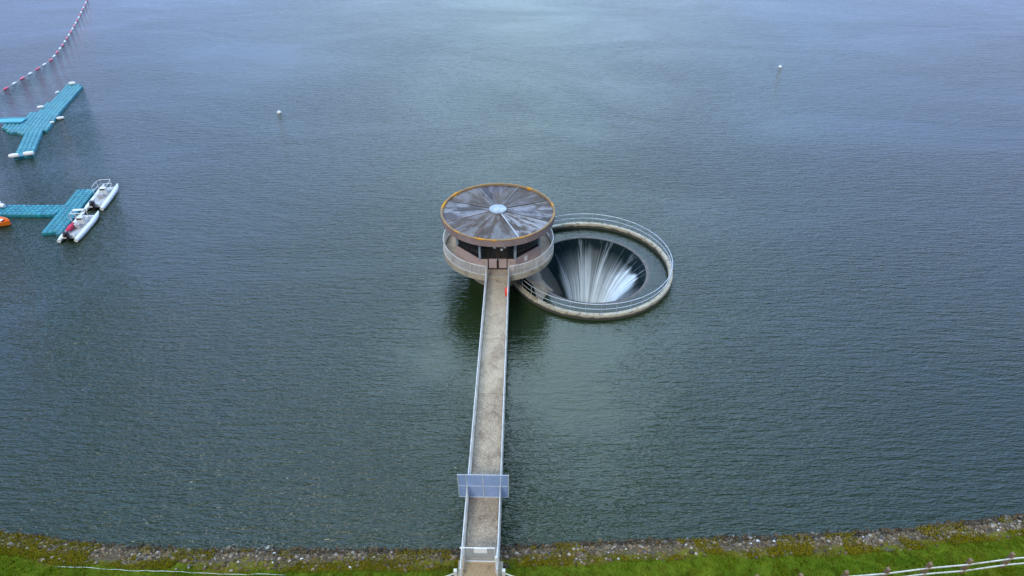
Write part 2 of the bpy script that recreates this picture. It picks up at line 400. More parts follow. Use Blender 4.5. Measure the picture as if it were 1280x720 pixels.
turn = np.arange(fn) / fn
verts = []; foam = []; uvs = []
rid = .35 * nz1(turn, 1, 60) + .40 * nz1(turn, 2, 150) + .25 * nz1(turn, 3, 330)
deg = turn * 360
start = .22 + .24 * nz1(turn, 5, 17) + .07 * (nz1(turn, 6, 70) - .5)            # depth at which a jet turns white
east = np.exp(-((((deg - 0 + 180) % 360) - 180) / 38.) ** 2)                     # heavy, early breaking on the far right
start = start * (1 - east) + east * (.36 + .10 * (nz1(turn, 8, 40) - .5))
for i in range(fn):
    a = 2 * PI * turn[i]
    dry = max(0, 1 - abs(((deg[i] - 183 + 180) % 360) - 180) / 52.)              # little water in the lee of the tower
    for t in zs:
        r = np.interp(t, pt, pr[:, 0]); z = np.interp(t, pt, pr[:, 1])
        brk = min(1, max(0, (t - start[i]) / (.06 + .32 * (1 - east[i]))))
        r -= brk * (.03 + .045 * rid[i]); 
        verts.append((r * math.cos(a), r * math.sin(a), z))
        e = brk * (.06 + .98 * min(1, max(0, (t - start[i]) / .62)) + .86 * east[i]) - 1.6 * min(1, dry * 1.5)
        foam.append(max(-.6, e)); uvs.append((turn[i], t))
nzs = len(zs); fs = []
for i in range(fn):
    j = (i + 1) % fn
    for q in range(nzs - 1): fs.append((i * nzs + q, j * nzs + q, j * nzs + q + 1, i * nzs + q + 1))
me = bpy.data.meshes.new('cascading_water'); me.from_pydata(verts, [], fs); me.materials.append(M['fall'])
at = me.attributes.new('foam', 'FLOAT', 'POINT'); at.data.foreach_set('value', foam)
ul = me.uv_layers.new(name='UVMap'); vi = np.empty(len(me.loops), int); me.loops.foreach_get('vertex_index', vi)
ua = np.array(uvs)[vi]
fa = np.repeat(np.arange(len(fs)), 4); wrap = (fa // (nzs - 1) == fn - 1) & (ua[:, 0] < .01); ua[wrap, 0] += 1
ul.data.foreach_set('uv', ua.ravel()); me.polygons.foreach_set('use_smooth', [True] * len(me.polygons))
o = bpy.data.objects.new('cascading_water', me); COL.objects.link(o); o.location = (RC[0], RC[1], 0); o['kind'] = 'structure'; o['label'] = 'white water streaming down inside the spillway funnel'

# ------------------------------------------------------------------ valve tower
tw = thing('valve_tower', 'round flat roofed valve tower standing in the water at the end of the footbridge', 'tower', (TC[0], TC[1], 0))
DR = 4.9
mb = MB(); mb.lathe([(0, DZ), (DR - .22, DZ)], 96); mb.build('deck', M['deck'], tw)
mb = MB(); mb.lathe([(DR - .22, DZ - .01), (DR - .22, DZ + .14), (DR, DZ + .14), (DR, DZ - .30), (DR - .12, DZ - .34), (DR - .25, DZ - .40)], 128, closed_prof=False); mb.build('deck_edge', M['concrete'], tw, True)
mb = MB(); mb.lathe([(DR - .2, DZ - .38), (4.3, DZ - .75), (3.1, DZ - 1.15), (2.7, DZ - 1.5), (2.6, .2), (2.6, -6)], 96); mb.build('stem', M['concrete'], tw, True)
mb = MB(); pf = [(7.0, 1.5), (6.6, 1.05), (6.1, .72), (5.5, .45), (5.0, .18), (4.6, -.18), (4.2, -.70), (3.7, -1.36), (3.05, -2.3), (2.4, -3.6)]; na = 60; vs = []
for i in range(na + 1):
    a = R(146 + 86 * i / na); f_ = min(1, min(i, na - i) / 9); f_ = f_ * f_ * (3 - 2 * f_)
    for (r_, z_) in pf: rr_ = r_ + (1 - f_) * .5; vs.append((RC[0] - TC[0] + rr_ * math.cos(a), RC[1] - TC[1] + rr_ * math.sin(a), z_ - (1 - f_) * 1.3))
mb.add(vs, [(i * 10 + j, i * 10 + j + 1, i * 10 + 11 + j, i * 10 + 10 + j) for i in range(na) for j in range(9)]); mb.build('apron', M['apron'], tw, True)
# octagonal cabin
AP = 3.6; CR = AP / math.cos(PI / 8)
def octv(r, k): a = -PI / 2 + PI / 8 + k * PI / 4; return Vector((r * math.cos(a), r * math.sin(a), 0))
def facet(k):  # centre, tangent, normal of facet between vertex k-1 and k
    a = -PI / 2 + k * PI / 4; return Vector((AP * math.cos(a), AP * math.sin(a), 0)), Vector((-math.sin(a), math.cos(a), 0)), Vector((math.cos(a), math.sin(a), 0)), a
WB, WT = DZ + 1.05, 5.45
FW = 2 * AP * math.tan(PI / 8)
def fbox(mb, k, t, n, z0, z1, w, d):
    c, T, N, a = facet(k); p = c + T * t + N * n
    mb.box((p.x, p.y, (z0 + z1) / 2), (w, d, z1 - z0), a + PI / 2)
DW = 1.66                       # double door opening in facet 0
for kf in range(8):
    mb = MB()
    if kf == 0:
        sw = (FW - DW) / 2
        fbox(mb, 0, -(DW / 2 + sw / 2), -.15, DZ, WB, sw, .3); mb.build('lower_wall', M['wall'], tw, bevel=.015)
        mb = MB(); fbox(mb, 0, DW / 2 + sw / 2, -.15, DZ, WB, sw, .3)
    else: fbox(mb, kf, 0, -.15, DZ, WB, FW - .002, .3)
    mb.build('lower_wall', M['wall'], tw, bevel=.015)
    win = thing('window', '', ''); del win['label']; del win['category']; win.parent = tw
    mb = MB()
    if kf == 0:
        fbox(mb, 0, -(DW / 2 + (FW - DW) / 4), -.16, WB, WT, (FW - DW) / 2 - .05, .04); mb.build('pane', M['glass'], win)
        mb = MB(); fbox(mb, 0, DW / 2 + (FW - DW) / 4, -.16, WB, WT, (FW - DW) / 2 - .05, .04)
    else: fbox(mb, kf, 0, -.16, WB, WT, FW - .1, .04)
    mb.build('pane', M['glass'], win)
    mb = MB()
    if kf == 0:
        fbox(mb, 0, -(DW / 2 + (FW - DW) / 4), -.12, WB, WB + .08, (FW - DW) / 2 - .05, .16); mb.build('sill', M['dark_frame'], win)
        mb = MB(); fbox(mb, 0, DW / 2 + (FW - DW) / 4, -.12, WB, WB + .08, (FW - DW) / 2 - .05, .16)
    else:
        fbox(mb, kf, 0, -.12, WB, WB + .08, FW - .1, .16)
        fbox(mb, kf, 0, -.13, WB + .08, WT, .06, .08)
    mb.build('frame', M['dark_frame'], win)
    mb = MB(); c = octv(CR - .10, kf); mb.box((c.x, c.y, (WB + WT) / 2), (.17, .17, WT - WB), -PI / 2 + PI / 8 + kf * PI / 4); mb.build('mullion', M['mullion'], tw)
mb = MB()
for kf in range(8): fbox(mb, kf, 0, -.14, WT, 5.72, FW - .01, .28)
mb.build('head_beam', M['dark_frame'], tw)
for s in (-1, 1):               # double door: dark stiles, dusky lower panel, dark glass above
    d = thing('door', '', ''); del d['label']; del d['category']; d.parent = tw
    w = DW / 2 - .01; t0 = s * (w / 2 + .005)
    mb = MB()
    for e in (-1, 1): fbox(mb, 0, t0 + e * (w / 2 - .04), -.08, DZ + .01, WT, .08, .09)
    for za, zb in ((DZ + .01, DZ + .11), (DZ + 1.1, DZ + 1.19), (WT - .10, WT)): fbox(mb, 0, t0, -.08, za, zb, w - .16, .09)
    mb.build('frame', M['dark_frame'], d)
    mb = MB(); fbox(mb, 0, t0, -.10, DZ + .11, DZ + 1.1, w - .16, .03); mb.build('panel', M['wall'], d)
    mb = MB(); fbox(mb, 0, t0, -.10, DZ + 1.19, WT - .10, w - .16, .03); mb.build('pane', M['glass'], d)
    mb = MB(); fbox(mb, 0, s * .075, -.01, DZ + .95, DZ + 1.12, .03, .05); mb.build('handle', M['galv'], d)
mb = MB(); fbox(mb, 1, -.25, .012, DZ + .35, DZ + .80, .34, .022); o = mb.build('notice', M['white_plastic'], tw); o['label'] = 'small white notice fixed to the low rose wall'
# roof
RZ, RRAD = 6.28, 4.86
rf = thing('roof', '', ''); del rf['label']; del rf['category']; rf.parent = tw
SL = 4.62   # panel radius
for kf in range(8):             # eight radial panels, slightly dished
    a0 = -PI / 2 + PI / 8 + (kf - 1) * PI / 4; mb = MB(); nA, nR = 14, 12; vs, uv = [], []
    for i in range(nA + 1):
        for j in range(nR + 1):
            a = a0 + PI / 4 * i / nA; r = .66 + (SL + .07 - .66) * j / nR
            z = RZ - .10 + .16 * (1 - r / SL) - .025 * math.sin(PI * i / nA)
            vs.append((r * math.cos(a), r * math.sin(a), z)); uv.append((kf * 1.37 + i / nA, j / nR + kf * .61))
    fs = [(i * (nR + 1) + j, (i + 1) * (nR + 1) + j, (i + 1) * (nR + 1) + j + 1, i * (nR + 1) + j + 1) for i in range(nA) for j in range(nR)]
    me = bpy.data.meshes.new('roof_panel'); me.from_pydata(vs, [], [q[::-1] for q in fs]); me.materials.append(M['roof'])
    ul = me.uv_layers.new(name='UVMap')
    for lp in me.loops: ul.data[lp.index].uv = uv[lp.vertex_index]
    me.polygons.foreach_set('use_smooth', [True] * len(me.polygons))
    o = bpy.data.objects.new('roof_panel', me); COL.objects.link(o); o.parent = rf
    sm = MB(); r0, r1 = .68, SL - .02
    aa = a0
    z0, z1 = RZ - .10 + .16 * (1 - r0 / SL) + .02, RZ - .10 + .02
    sm.path([(r0 * math.cos(aa), r0 * math.sin(aa), z0), (r1 * math.cos(aa), r1 * math.sin(aa), z1)], .035 if kf in (1, 2, 3) else .022, 6)
    sm.build('seam', M['galv'] if kf == 1 else M['mullion'] if kf in (4, 5) else M['fascia'] if kf in (0, 7) else M['dark_frame'], rf)
mb = MB(); mb.lathe([(SL, 5.74), (RRAD, 5.70), (RRAD, RZ - .03)], 128); mb.build('fascia', M['fascia'], rf)
mb = MB(); mb.lathe([(RRAD + .003, RZ - .04), (RRAD + .02, RZ - .02), (RRAD + .02, RZ + .05), (RRAD, RZ + .06), (SL + .10, RZ + .06), (SL + .08, RZ + .03), (SL + .07, RZ - .14)], 128); mb.build('rim', M['lichen'], rf, True)
mb = MB(); mb.lathe([(SL + .02, 5.735), (0, 5.735)], 64); mb.build('soffit', M['dark_frame'], rf)
mb = MB(); mb.lathe([(.74, RZ + .02), (.74, RZ + .14), (.66, RZ + .17), (.45, RZ + .22), (0, RZ + .25)], 48); mb.build('skylight', M['dome'], rf, True)
# floodlights under the eaves
for x, z, y in ((-.22, 5.02, -3.86), (.36, 4.88, -3.95), (.60, 5.0, -3.80)):
    mb = MB(); mb.box((x, y, z), (.20, .14, .15), random.uniform(-.4, .4)); mb.path([(x, y + .05, z + .05), (x, y + .12, 5.74)], .02, 5); mb.build('floodlight', M['white_plastic'], tw, bevel=.02)
# deck railing: white palisade, open where the footbridge arrives
HALF = math.asin(1.0 / (DR - .1))
rl = thing('railing', '', ''); del rl['label']; del rl['category']; rl.parent = tw
B0, B1 = -PI / 2 + HALF, -PI / 2 + 2 * PI - HALF; Rr = DR - .09
def arc(r, z, a, b, n): return [(r * math.cos(a + (b - a) * i / n), r * math.sin(a + (b - a) * i / n), z) for i in range(n + 1)]
mb = MB(); mb.path(arc(Rr, DZ + 1.12, B0, B1, 120), .042, 6); mb.build('top_rail', M['white_metal'], rl, True)
mb = MB(); mb.path(arc(Rr, DZ + .24, B0, B1, 120), .028, 6); mb.build('bottom_rail', M['white_metal'], rl, True)
nb = 22
for i in range(nb + 1):
    a = B0 + (B1 - B0) * i / nb; x, y = Rr * math.cos(a), Rr * math.sin(a)
    mb = MB(); mb.box((x, y, DZ + .62), (.06, .06, .98), a); mb.build('post', M['white_metal'], rl)
    if i < nb:
        mb = MB(); st = (B1 - B0) / nb; m = 11
        for q in range(1, m):
            b = a + st * q / m; mb.box((Rr * math.cos(b), Rr * math.sin(b), DZ + .68), (.018, .045, .86), b)
        mb.build('palisade_panel', M['white_metal'], rl)

# ------------------------------------------------------------------ footbridge (local y runs from the bank to the tower)
BR = -0.0178
br = thing('footbridge', 'long straight concrete footbridge with white railings from bank to tower', 'footbridge', (-1.62, 17.0, 0), BR)
L1 = 41.75 - 17.0; J = 28.75 - 17.0; W2 = .82
mb = MB(); mb.box((0, (J + L1) / 2, DZ - .16), (2 * W2, L1 - J - .03, .30)); mb.build('far_slab', M['path_far'], br, bevel=.015)
mb = MB(); mb.box((0, (J + .35) / 2, DZ - .165), (2 * W2, J - .35, .30)); mb.build('near_slab', M['path_near'], br, bevel=.015)
mb = MB(); mb.box((0, -2.0, DZ - .165), (2 * W2 + .3, 4.66, .30)); mb.build('bank_slab', M['ochre'], br, bevel=.015)
for s in (-1, 1):
    mb = MB()
    nseg = 8
    for i in range(nseg):
        y0, y1 = .3 + (L1 - .3) * i / nseg, .3 + (L1 - .3) * (i + 1) / nseg
        mb.box((s * (W2 + .085), (y0 + y1) / 2, DZ - .16), (.15, y1 - y0 - .012, .46))
    mb.build('kerb', M['kerb'], br, bevel=.02)
    mb = MB(); mb.box((s * .55, (L1) / 2, DZ - .60), (.28, L1 - .2, .55)); mb.build('beam', M['concrete'], br)
    rl = thing('railing', '', ''); del rl['label']; del rl['category']; rl.parent = br
    xr = s * (W2 + .085)
    ye = L1 + .08
    mb = MB(); mb.path([(xr, -.9, DZ + 1.1), (xr, ye, DZ + 1.12)], .031, 6); mb.build('top_rail', M['white_metal'], rl, True)
    mb = MB(); mb.path([(xr, -.9, DZ + .24), (xr, ye, DZ + .24)], .028, 6); mb.build('bottom_rail', M['white_metal'], rl, True)
    nb = 14; y0 = -.9
    for i in range(nb + 1):
        y = y0 + (ye - y0) * i / nb
        mb = MB(); mb.box((xr, y, DZ + .6), (.06, .06, 1.04)); mb.build('post', M['white_metal'], rl)
        if i < nb:
            mb = MB(); st = (ye - y0) / nb; m = 15
            for q in range(1, m): mb.box((xr, y + st * q / m, DZ + .67), (.03, .016, .86))
            mb.build('palisade_panel', M['white_metal'], rl)
mb = MB(); mb.box((0, -.6, .6), (2.3, 1.8, 3.35)); mb.build('abutment', M['concrete'], br)
mb = MB(); mb.box((0, 12.2, -1.6), (1.3, .6, 7.0)); mb.build('pier', M['concrete'], br, bevel=.03)

# anti-climb screen across the bridge
sc = thing('security_screen', 'blue grey steel mesh screen across the footbridge with wings over the water', 'screen', (-1.57, 20.85, 0), BR)
S0, S1 = DZ + .02, DZ + 2.06
for x in (-1.38, -.93, -.02, .93, 1.38): mb = MB(); mb.box((x, 0, (S0 + S1) / 2), (.04, .04, S1 - S0)); mb.build('upright', M['galv'], sc)
for z in (S0 + .03, (S0 + S1) / 2, S1 - .03):
    for x0, x1 in ((-1.35, -.96), (-.9, -.05), (.01, .9), (.96, 1.35)): mb = MB(); mb.box(((x0 + x1) / 2, 0, z), (x1 - x0, .03, .035)); mb.build('crossbar', M['galv'], sc)
for nm, x0, x1 in (('wing_mesh', -1.35, -.96), ('gate_mesh', -.9, -.05), ('gate_mesh', .01, .9), ('wing_mesh', .96, 1.35)):
    mb = MB(); mb.box(((x0 + x1) / 2, .012, (S0 + S1) / 2), (x1 - x0, .008, S1 - S0 - .02)); mb.build(nm, M['screen'], sc)

# entrance gate at the bank end
eg = thing('entrance_gate', 'low white mesh gate with a blank white sign at the bank end of the footbridge', 'gate', (-1.62, 17.05, 0), BR)
G0, G1 = DZ + .03, DZ + 1.32
mb = MB()
mb.path([(-.76, 0, G0), (-.76, 0, G1), (.76, 0, G1), (.76, 0, G0)], .035, 6); mb.path([(-.76, 0, G0 + .06), (.76, 0, G0 + .06)], .028, 6); mb.path([(-.98, 0, G1 - .02), (-.76, 0, G1)], .05, 6)
mb.build('frame', M['white_metal'], eg)
mb = MB(); mb.box((0, .01, (G0 + G1) / 2), (1.5, .008, G1 - G0 - .06)); mb.build('mesh', M['gate_mesh'], eg)
mb = MB(); mb.box((.05, -.04, G1 - .17), (.66, .03, .42)); mb.build('sign', M['white_plastic'], eg, bevel=.008)
mb = MB(); mb.box((.86, -.55, DZ + .75), (.11, .11, 1.5)); mb.box((.86, -.1, DZ + .9), (.05, .8, .05)); mb.build('gate_post', M['white_metal'], eg, bevel=.012)

# lifebuoy housing on the right rail
lb = thing('lifebuoy_housing', 'orange red lifebuoy housing hung inside the right bridge railing', 'lifebuoy', (-.41, 38.9, DZ + .28), BR)
mb = MB()
prof = []
for i in range(24):
    a = 2 * PI * i / 24; prof.append((.36 * math.cos(a), .42 + .42 * math.sin(a)))
mb.add([(-.08, p[0], p[1]) for p in prof] + [(.06, p[0], p[1]) for p in prof], [tuple(range(24)), tuple(range(24, 48))[::-1]] + [(i, (i + 1) % 24, 24 + (i + 1) % 24, 24 + i) for i in range(24)])
mb.build('shell', M['safety'], lb, True, .03)
mb = MB(); mb.path([(-.10, .22 * math.cos(2 * PI * i / 20), .42 + .27 * math.sin(2 * PI * i / 20)) for i in range(20)], .05, 8, closed=True); mb.build('buoy_ring', M['safety'], lb, True)
mb = MB(); mb.box((-.02, 0, -.14), (.06, .10, .3)); mb.build('bracket', M['galv'], lb)

# ------------------------------------------------------------------ floating docks
def inside(p, poly):
    x, y = p; c = False; n = len(poly)
    for i in range(n):
        x1, y1 = poly[i]; x2, y2 = poly[(i + 1) % n]
        if (y1 > y) != (y2 > y) and x < (x2 - x1) * (y - y1) / (y2 - y1) + x1: c = not c
    return c
def cubes(mb, poly, ang, s=.5, top=.40, origin=None):
    """plastic float cubes on a turned grid that fill the outline"""
    xs = [p[0] for p in poly]; ys = [p[1] for p in poly]
    o = origin or poly[0]; ca, sa = math.cos(ang), math.sin(ang)
    Rg = int(max(max(xs) - min(xs), max(ys) - min(ys)) / s) + 4
    for i in range(-Rg, Rg):
        for j in range(-Rg, Rg):
            u, v = (i + .5) * s, (j + .5) * s
            x, y = o[0] + u * ca - v * sa, o[1] + u * sa + v * ca
            if not inside((x, y), poly): continue
            dz = random.uniform(-.014, .014); q = s / 2
            lv = []
            for hw, z in ((q - .03, -.15), (q - .012, -.02), (q - .012, top - .13), (q - .075, top - .03), (q - .17, top)):
                lv.append([(x + (a * hw) * ca - (b * hw) * sa, y + (a * hw) * sa + (b * hw) * ca, z + dz) for a, b in ((-1, -1), (1, -1), (1, 1), (-1, 1))])
            fs = []
            for k2 in range(4):
                for m in range(4): fs.append((k2 * 4 + m, k2 * 4 + (m + 1) % 4, k2 * 4 + 4 + (m + 1) % 4, k2 * 4 + 4 + m))
            fs.append((16, 17, 18, 19))
            mb.add([p for l in lv for p in l], fs)
            # corner lugs bolted flush
            mb.box((x + q * ca - q * sa, y + q * sa + q * ca, top - .09), (.09, .09, .04), ang)
def rel(poly, o): return [(x - o[0], y - o[1]) for x, y in poly]

oA = (-46.2, 57.0)
dA = thing('floating_dock', 'bright teal T shaped floating dock of plastic cubes beside two white boats', 'dock', (oA[0], oA[1], 0))
mb = MB(); ang = math.atan2(8.95, -1.45)
cubes(mb, rel([(-46.45, 52.45), (-44.42, 52.35), (-45.9, 61.5), (-47.9, 61.5)], oA), ang - PI / 2, origin=rel([(-46.45, 52.4)], oA)[0]); mb.build('cross_arm', M['teal'], dA)
mb = MB(); cubes(mb, rel([(-60.2, 55.95), (-47.1, 55.9), (-47.35, 57.96), (-60.2, 57.96)], oA), 0.0, top=.385, origin=rel([(-60.2, 55.95)], oA)[0]); mb.build('approach_arm', M['teal'], dA)

oB = (-64.0, 80.0)
dB = thing('floating_dock', 'faded teal forked floating dock with white end floats near the red buoy line', 'dock', (oB[0], oB[1], 0))
mb = MB(); cubes(mb, rel([(-65.9, 84.2), (-62.75, 82.8), (-64.5, 90.7), (-66.1, 95.6), (-68.2, 95.2)], oB), R(14), origin=rel([(-63.1, 82.8)], oB)[0]); mb.build('far_arm', M['teal_faded'], dB)
mb = MB(); cubes(mb, rel([(-60.05, 69.4), (-57.95, 70.2), (-61.1, 77.4), (-63.2, 76.7)], oB), R(23.5), top=.39, origin=rel([(-60.05, 69.4)], oB)[0]); mb.build('near_arm', M['teal_faded'], dB)
mb = MB(); cubes(mb, rel([(-67.0, 84.0), (-65.2, 84.5), (-62.75, 83.2), (-62.1, 80.6), (-60.95, 77.6), (-63.2, 76.6), (-65.2, 77.2), (-67.6, 78.6), (-67.6, 79.9), (-65.8, 80.6)], oB), R(17), top=.41, origin=rel([(-63.2, 76.6)], oB)[0]); mb.build('middle_platform', M['teal_faded'], dB)
gw = thing('gangway', 'pale blue flat gangway leading off the forked dock to the left', 'gangway', (-65.7, 80.5, .42), 0.06)
mb = MB(); mb.box((-6, .05, .09), (12.2, 1.55, .12)); mb.build('walkway', M['gangway'], gw, bevel=.02)
mb = MB()
for y in (-.70, .80): mb.box((-6, y, .19), (12.2, .07, .08))
mb.build('kerb', M['gangway'], gw)
mb = MB()
for x in (-11.5, -4.5): mb.box((x, .05, -.21), (1.2, 1.3, .46))
mb.build('float', M['teal_faded'], gw, bevel=.04)

# white fenders lying on the docks
def fender(name, label, loc, rz, ln=.8, r=.2, grp=None):
    t = thing(name, label, 'float', loc, rz, grp)
    mb = MB(); n = 9
    mb.path([(-ln / 2 + ln * i / (n - 1), 0, r) for i in range(n)], [r * (.35 + .65 * math.sin(PI * (.08 + .84 * i / (n - 1))) ** .5) for i in range(n)], 12); mb.build('body', M['white_plastic'], t, True)
    mb = MB(); mb.path([(-ln / 2 - .05, 0, r), (-ln / 2 - .22, .03, .06)], .02, 5); mb.build('cord', M['rope'], t)
G = 'white floats tied to the forked dock'
fender('dock_float', 'white float on the outer corner of the near dock arm tip', (-58.35, 69.95, .36), R(15), 1.05, .27, G)
fender('dock_float', 'white float on the shoreward corner of the near dock arm tip', (-59.75, 69.35, .36), R(15), 1.05, .27, G)
fender('dock_float', 'white float at the far tip of the forked dock', (-67.2, 95.0, .36), R(10), .9, .24, G)
fender('dock_float', 'small white float on the far arm edge facing the buoy line', (-67.3, 91.2, .36), R(80), .6, .18, G)
fender('dock_float', 'small white float at the inner end of the far arm', (-66.2, 85.3, .36), R(20), .8, .2, G)
fender('dock_float', 'white float in the water beside the outer bend of the dock', (-61.9, 82.3, -.08), R(25), .9, .22, G)
fender('dock_float', 'smaller white float in the water at the outer bend of the dock', (-62.2, 80.7, -.08), R(40), .7, .2, G)
fender('dock_float', 'white float lying on the teal approach arm, further from the camera', (-54.15, 57.75, .36), R(70), .7, .24, 'white floats on the T shaped dock')
fender('dock_float', 'white float lying on the teal approach arm, nearer the T junction', (-53.45, 57.4, .36), R(-20), .8, .22, 'white floats on the T shaped dock')

# ------------------------------------------------------------------ boats
def boat(label, loc, rz, kind):
    """twin-hulled safety boat, bow towards local +y"""
    t = thing('safety_boat', label, 'boat', loc, rz, 'white twin hulled safety boats')
    Lh = 5.3
    for s in (-1, 1):
        mb = MB(); n = 16; pts, rs = [], []
        for i in range(n):
            q = i / (n - 1); y = -Lh / 2 + Lh * q
            pts.append((s * (.80 - .10 * max(0, (q - .7) / .3) ** 2), y, .20 + .24 * max(0, (q - .55) / .45) ** 2))
            rs.append(.255 * (min(1, .72 + q * 2.2)) * (1 - .80 * max(0, (q - .74) / .26) ** 2.0))
        mb.path(pts, rs, 12); mb.build('hull', M['hull'], t, True)
    mb = MB(); mb.box((0, -.20, .26), (1.2, 4.1, .10)); mb.build('deck', M['boat_floor'], t, bevel=.02)
    mb = MB(); mb.box((0, -2.18, .42), (1.15, .12, .36)); mb.build('transom', M['hull'], t, bevel=.02)
    # outboard
    ob = thing('outboard', '', ''); del ob['label']; del ob['category']; ob.parent = t; ob.location = (0, -2.42, 0)
    mb = MB(); mb.sphere((0, 0, .88), (.24, .34, .26), 14, 8); mb.box((0, 0, .72), (.36, .52, .18)); mb.build('cowl', M['outboard'], ob, True)
    mb = MB(); mb.box((0, .02, .25), (.16, .22, .85)); mb.box((0, -.02, -.2), (.10, .45, .10)); mb.build('leg', M['outboard'], ob, bevel=.03)
    mb = MB(); mb.path([(0, .2, .78), (.05, .72, .88)], .03, 6); mb.build('tiller', M['outboard'], ob)
    # console and seat
    yc = .7 if kind == 'rail' else .55
    mb = MB(); mb.prism([(-.32, yc - .24), (.32, yc - .24), (.30, yc + .26), (-.30, yc + .26)], .30, 1.02); mb.build('console', M['hull'], t, bevel=.05)
    mb = MB(); mb.box((0, yc - .245, .9), (.5, .02, .16), 0); mb.build('instrument_panel', M['outboard'], t)
    mb = MB(); mb.box((0, yc - .85, .52), (.62, .42, .42)); mb.build('seat', M['boat_floor'], t, bevel=.05)
    mb = MB()
    if kind == 'rail':          # tall bow rail and windscreen frame round the foredeck
        for z in (.95, 1.45): mb.path([(-.72, .1, z), (-.70, 1.35, z), (-.55, 1.75, z), (.55, 1.75, z), (.70, 1.35, z), (.72, .1, z)], .035, 6)
        for x, y in ((-.72, .1), (-.70, 1.35), (.70, 1.35), (.72, .1), (-.5, 1.75), (.5, 1.75)): mb.path([(x, y, .35), (x, y, 1.46)], .03, 6)
        mb.build('bow_rail', M['white_metal'], t, True)
        mb = MB(); mb.box((-.18, 1.25, .46), (.4, .45, .3)); mb.box((.28, 1.15, .42), (.32, .5, .22)); mb.build('locker', M['galv'], t, bevel=.04)
    else:                        # arch over the console, red cover and a fender
        for y in (.15, .95): mb.path([(-.62, y, .35), (-.62, y, 1.5), (-.5, y, 1.62), (.5, y, 1.62), (.62, y, 1.5), (.62, y, .35)], .045, 6)
        for x in (-.5, .5): mb.path([(x, .15, 1.62), (x, .95, 1.62)], .04, 6)
        mb.build('arch', M['white_metal'], t, True)
        mb = MB(); mb.box((0, .85, 1.66), (1.1, .34, .05)); mb.build('canopy', M['hull'], t, bevel=.02)
        mb = MB(); mb.sphere((-.42, -.75, .62), (.24, .85, .24), 12, 8); mb.build('rolled_cover', M['red_cloth'], t, True)
        mb = MB(); mb.path([(.45, .9, .6), (.45, 1.0, .62), (.45, 1.3, .62), (.45, 1.4, .6)], [.05, .17, .17, .05], 10); mb.build('fender', M['white_plastic'], t, True)
    mb = MB(); mb.box((0, 1.9, .33), (1.1, .16, .12)); mb.build('bow_beam', M['hull'], t, bevel=.03)
    return t
boat('white twin hulled boat with bow rail moored at the end of the dock arm', (-44.25, 59.8, 0), R(8.5), 'rail')
boat('white twin hulled boat with arch and rolled red cover, nearer the camera', (-43.35, 53.75, 0), R(4.5), 'arch')

for lab, a, b in (('slack mooring rope from the bow rail boat to the teal dock', (-45.35, 61.3, .75), (-46.6, 61.0, .42)), ('slack mooring rope from the bow of the red covered boat to the dock', (-44.3, 55.6, .6), (-45.4, 55.2, .42)), ('mooring rope from the stern of the red covered boat to the dock', (-43.95, 51.9, .5), (-44.75, 52.9, .42))):
    a, b = Vector(a), Vector(b); mb = MB(); mb.path([a.lerp(b, q / 8) - Vector((0, 0, .22 * math.sin(PI * q / 8))) for q in range(9)], .022, 5)
    tag(mb.build('mooring_rope', M['rope']), lab, 'rope', 'mooring ropes at the T shaped dock')

# orange dinghy at the dock
od = thing('dinghy', 'orange plastic dinghy with a white thwart moored below the teal dock', 'dinghy', (-52.45, 54.55, 0), R(-6))
mb = MB()
def dsec(q):     # half width, sheer, keel
    w = .74 * max(.0, 1 - max(0, (q - .45) / .55) ** 2.2) * min(1, .86 + q) + .02
    return w, .44 + .14 * q * q, -.06 + .20 * max(0, (q - .7) / .3) ** 2
n = 15; secs = []
for i in range(n):
    q = i / (n - 1); x = -1.75 + 3.5 * q; w, zt, zk = dsec(q)
    secs.append([(x, w, zt), (x, w * 1.04, zt - .10), (x, w * .86, .10), (x, 0, zk), (x, -w * .86, .10), (x, -w * 1.04, zt - .10), (x, -w, zt), (x, -w * .82, zt), (x, -w * .70, .20), (x, 0, .16), (x, w * .70, .20), (x, w * .82, zt)])
mb.add([p for s_ in secs for p in s_], [(i * 12 + j, i * 12 + (j + 1) % 12, i * 12 + 12 + (j + 1) % 12, i * 12 + 12 + j) for i in range(n - 1) for j in range(12)] + [tuple(range(12))[::-1], tuple(range((n - 1) * 12, n * 12))])
mb.build('hull', M['orange'], od, True)
mb = MB(); mb.box((.45, 0, .36), (.42, 1.0, .06)); mb.build('thwart', M['white_plastic'], od, bevel=.02)
mb = MB(); mb.box((-.55, 0, .36), (.42, 1.08, .06)); mb.build('seat', M['white_plastic'], od, bevel=.02)

# ------------------------------------------------------------------ buoy line and mooring buoys
pts = [(-96.5, 152.6), (-95.67, 150.77), (-89.69, 136.9), (-85.1, 125.84), (-81.75, 117.35), (-79.85, 112.04), (-78.61, 108.42), (-77.98, 103.34), (-77.62, 99.2), (-77.19, 94.61), (-76.65, 88.57), (-76.2, 84)]
bl = thing('buoy_line', 'curving line of alternating red and white floats on the water', 'buoy line', (-78, 104, 0))
loc = [Vector((x + 78, y - 104, 0.05)) for x, y in pts]
mb = MB(); mb.path(loc, .03, 5); mb.build('rope', M['rope'], bl)
cum = [0]
for a, b in zip(loc, loc[1:]): cum.append(cum[-1] + (b - a).length)
s = .8; i = 0
while s < cum[-1] - .5:
    j = max(q for q in range(len(cum) - 1) if cum[q] <= s); t = (s - cum[j]) / (cum[j + 1] - cum[j]); p = loc[j].lerp(loc[j + 1], t); d = (loc[j + 1] - loc[j]).normalized()
    red = i % 2 == 0; ln, r = (1.3, .19) if red else (1.2, .15)
    n = 7; mb = MB()
    mb.path([p + d * (ln * (q / (n - 1) - .5)) + Vector((0, 0, -.04)) for q in range(n)], [r * x for x in (.35, .85, 1, 1, 1, .85, .35)], 10)
    mb.build('float', M['buoy_red'] if red else M['white_plastic'], bl, True)
    s += 2.35; i += 1

